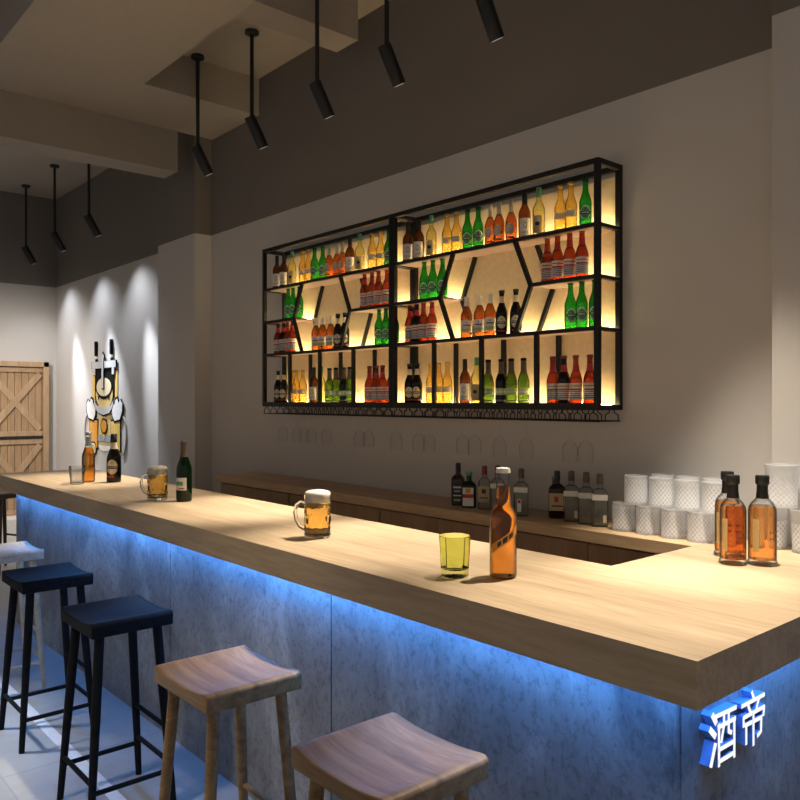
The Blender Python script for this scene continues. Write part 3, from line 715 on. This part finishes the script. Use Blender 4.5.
# ---------------------------------------------------------------- pendant spotlights
AX = Vector((.02,.485,-.875)).normalized()
def beam(r, p, aim, power, col, size, blend):
    li = bpy.data.lights.new('spot','SPOT'); li.energy = power; li.color = col; li.spot_size = R(size); li.spot_blend = blend; li.shadow_soft_size = .03 if r.location.y > 2 else .12
    lo = bpy.data.objects.new('lamp_beam', li); C.objects.link(lo); lo.parent = r; lo.location = p
    dv = (Vector(aim)-(Vector(r.location)+p)).normalized(); lo.rotation_euler = dv.to_track_quat('-Z','Y').to_euler()
def pendant(label, x, y, zc, zh, scale=1, target=None, power=0, col=(1,.80,.55), size=70, blend=.9, axis=AX, core=None):
    r = thing('pendant_spotlight', label, 'lamp', (x,y,zc), 0, 'black pendant spotlights')
    MB().lathe([(0,0),(.045,0),(.045,-.018),(.040,-.022),(0,-.022)],M['matt'],24).build('ceiling_cup', r, angle=40)
    zl = zh-zc
    MB().tube([(.0,0,-.02),(0,0,zl)],.0125*scale,M['matt'],12).build('stem', r, angle=60)
    a0 = Vector((0,0,zl+.012))-axis*.035*scale; L = .205*scale; hd = MB()
    e1 = a0+axis*L
    hd.tube([a0,a0+axis*.004,e1-axis*.003,e1],[.034*scale,.036*scale,.036*scale,.034*scale],M['matt'],22)
    hd = hd.build('lamp_head', r, angle=40)
    ln = MB(); ln.tube([e1,e1+axis*.0015],[.028*scale]*2,M['lens'],20); ln.build('lens', hd, angle=40)
    if power: beam(r, e1+axis*.012, target, power, col, size, blend)
    if core: beam(r, e1+axis*.012, *core)
    return r
W1 = (1,.89,.73)
pendant('pendant spotlight hanging in the ceiling recess by the column',-4.97,2.481,ZC,3.303,1,(-5.30,1.80,1.07),640,W1,38)
pendant('second pendant spotlight from the column, in the ceiling recess',-4.41,2.578,ZC,3.374,1,(-4.35,1.85,1.07),200,W1,30)
pendant('pendant spotlight in front of the short beam, middle of five',-3.50,2.45,ZC,3.285,.95,(-3.42,1.98,1.07),700,W1,34)
pendant('pendant spotlight hanging left of the topmost lamp',-3.067,2.58,ZC,3.374,1,(-2.85,1.9,1.07),120,W1,30)
pendant('pendant spotlight cut by the top edge of the photo',-2.389,2.58,ZC,3.374,1,(-2.25,1.92,1.07),740,W1,34)
pendant('pendant spotlight above the bar corner',-1.45,2.40,ZC,3.374,1,(-1.15,1.82,1.07),590,W1,36)
pendant('pendant spotlight above the whiskey bottles',-1.15,2.30,ZC,3.374,1,(-1.32,2.58,1.07),520,W1,38,1)
W2 = (.84,.90,1)
pendant('leftmost far pendant spotlight near the end wall',-9.22,2.55,ZC,3.25,1,(-8.78,2.98,.3),42,W2,104,1,core=((-8.70,3.0,1.38),360,W2,27,1))
pendant('middle far pendant spotlight of the three beyond the beam',-8.24,2.55,ZC,3.25,1,(-7.75,2.98,.3),42,W2,104,1,core=((-7.67,3.0,1.38),360,W2,27,1))
pendant('far pendant spotlight whose stem top hides behind the beam',-7.27,2.55,ZC,3.25,1,(-6.82,2.98,.3),42,W2,104,1,core=((-6.74,3.0,1.38),360,W2,27,1))
# unseen lamps added over the guests' side to light door, floor and stools
pendant('added unseen pendant spotlight over the guest side facing the barn door',-7.6,.9,ZC,3.30,1,(-9.4,2.6,1.0),360,(1,.92,.82),76,1)
pendant('added unseen pendant spotlight over the guest side of the bar, far one',-5.0,-.4,ZC,3.30,1,(-4.3,.1,0),560,(.9,.94,1),46,.6)
pendant('added unseen pendant spotlight over the guest side of the bar, near one',-2.9,-.6,ZC,3.30,1,(-2.6,.72,.4),170,(1,.88,.72),52,1)

# ---------------------------------------------------------------- printed beer tap sign on the alcove wall
art = thing('wall_decal','cartoon beer tap, barrel and mugs cut-out on the alcove wall','wall art',(-8.08,YW,1.0))
def fl(u, v, d_): return (u, -d_, v)
def piece(nm, poly, m, d0, d1, outline=.012, om='printblack'):
    mb = MB()
    if outline:
        cx = sum(p for p,q in poly)/len(poly); cy = sum(q for p,q in poly)/len(poly)
        big = []
        for p,q in poly:
            L = math.hypot(p-cx,q-cy) or 1; big.append((p+(p-cx)/L*outline, q+(q-cy)/L*outline))
        mb.prism(big, M[om], fl, d0, d1-.002)
    mb.prism(poly, M[m], fl, d0, d1)
    return mb.build(nm, art, smooth=False)
def rect(x0,z0,x1,z1): return [(x0,z0),(x1,z0),(x1,z1),(x0,z1)]
def ell(cx,cz,a,b_,n=28,t0=0,t1=2*PI): return [(cx+a*math.cos(t0+(t1-t0)*k/n), cz+b_*math.sin(t0+(t1-t0)*k/n)) for k in range(n+(0 if t1-t0 > 6.2 else 1))]
for sx in (-1,1):
    h = MB(); x = sx*.212
    h.prism([(x-.013,1.06),(x+.013,1.06),(x+.018,1.20),(x+.010,1.215),(x-.010,1.215),(x-.018,1.20)],M['printblack'],fl,.004,.03); h.prism(rect(x-.016,1.03,x+.016,1.055),M['glove'],fl,.004,.02); h.prism(rect(x-.018,1.0,x+.018,1.03),M['printblack'],fl,.004,.02)
    h.build('tap_handle', art, smooth=False)
    piece('side_stripe', rect(sx*.315-.035,.53,sx*.315+.035,.90),'yellow',.002,.006,.008)
    piece('tap_spout', rect(sx*.26-.03,.86,sx*.26+.03,.93),'printgrey',.004,.02,.008)
    gx = sx*.345                                        # the raised white glove
    piece('glove', [(gx-sx*.10,.44),(gx-sx*.12,.53),(gx-sx*.09,.58),(gx-sx*.05,.545),(gx-sx*.03,.60),(gx+sx*.02,.615),(gx+sx*.05,.57),(gx+sx*.10,.60),(gx+sx*.15,.56),(gx+sx*.145,.49),(gx+sx*.09,.41),(gx-sx*.05,.39)][::sx],'glove',.010,.018,.022)
    mx = sx*.305                                        # beer mug held below it
    piece('mug_print', rect(mx-.115,.10,mx+.115,.385),'orange' if sx < 0 else 'yellow',.006,.012,.022)
    mb = MB()
    for q in (-.06,0,.06): mb.prism(rect(mx+q-.008,.12,mx+q+.008,.36),M['tan'],fl,.012,.014)
    mb.build('mug_highlight', art, smooth=False)
    a = ell(mx+sx*.17,.25,.10,.19,16,-PI/2,PI/2); 
    if sx < 0: a = [(2*(mx+sx*.17)-p,q) for p,q in a]
    mb = MB(); mb.tube([(p,-.006,q) for p,q in a],.008,M['grey'],6); mb.build('mug_handle', art)
piece('tap_panel', rect(-.27,.62,.27,.94),'printblack',.002,.008,0)
piece('tap_bracket', rect(-.33,.93,.33,1.0),'printgrey',.008,.020,.016)
piece('tap_lever', [(-.025,.72),(.025,.72),(.022,1.0),(.035,1.05),(0,1.085),(-.035,1.05),(-.022,1.0)],'printgrey',.016,.030,.012)
piece('barrel_body', ell(0,.66,.235,.15),'tan',.008,.012,.026)
piece('barrel_lid', ell(0,.735,.20,.095),'cream',.012,.016,.034)
mb = MB()
for k in range(5):
    x = -.14+.07*k; mb.prism([(x-.028,.64),(x,.60),(x+.028,.64)],M['printblack'],fl,.016,.018)
mb.build('barrel_pattern', art, smooth=False)
piece('ribbon', [(-.27,.60),(-.20,.545),(0,.52),(.20,.545),(.27,.60),(.25,.53),(.16,.47),(0,.445),(-.16,.47),(-.25,.53)],'printgrey',.016,.020,.016)
piece('hop_emblem', ell(0,.33,.075,.065),'orange',.010,.016,.020); piece('hop_emblem', [(-.055,.40),(0,.47),(.055,.40)],'tan',.010,.014,.010); piece('hop_emblem', [(-.055,.27),(.055,.27),(0,.18)],'tan',.010,.014,.010)
piece('backdrop', [(-.15,.50),(.15,.50),(.18,.25),(.20,.14),(.12,.07),(-.12,.07),(-.20,.14),(-.18,.25)],'tan',.001,.005,0)
piece('banner', rect(-.17,.17,.17,.235),'bluegrey',.008,.012,.006)
piece('cup_outline', ell(0,.13,.17,.06,16,-PI,0),'glove',.004,.007,.006)
piece('bottle_cap_print', ell(-.30,.085,.075,.062),'cream',.014,.018,.014); piece('bottle_cap_print', ell(-.30,.09,.04,.03),'yellow',.018,.020,.008)

# ---------------------------------------------------------------- even ambient fill added by the world, camera, render look
w = bpy.data.worlds.new('World'); S.world = w; w.use_nodes = True
w.node_tree.nodes['Background'].inputs[0].default_value = (1,.94,.88,1); w.node_tree.nodes['Background'].inputs[1].default_value = .27
cam = bpy.data.cameras.new('Camera'); co = bpy.data.objects.new('Camera', cam); C.objects.link(co)
co.location = (0,0,1.6); co.rotation_euler = (R(90),0,R(48.95)); cam.lens = 35.145; cam.sensor_width = 36; cam.clip_start = .02
S.camera = co
S.view_settings.view_transform = 'Standard'; S.view_settings.look = 'None'; S.view_settings.exposure = 0; S.view_settings.gamma = 1
S.view_settings.use_curve_mapping = False
S.cycles.use_denoising = True
S.cycles.max_bounces = 12; S.cycles.transparent_max_bounces = 32; S.cycles.transmission_bounces = 12
S.cycles.sample_clamp_indirect = 6
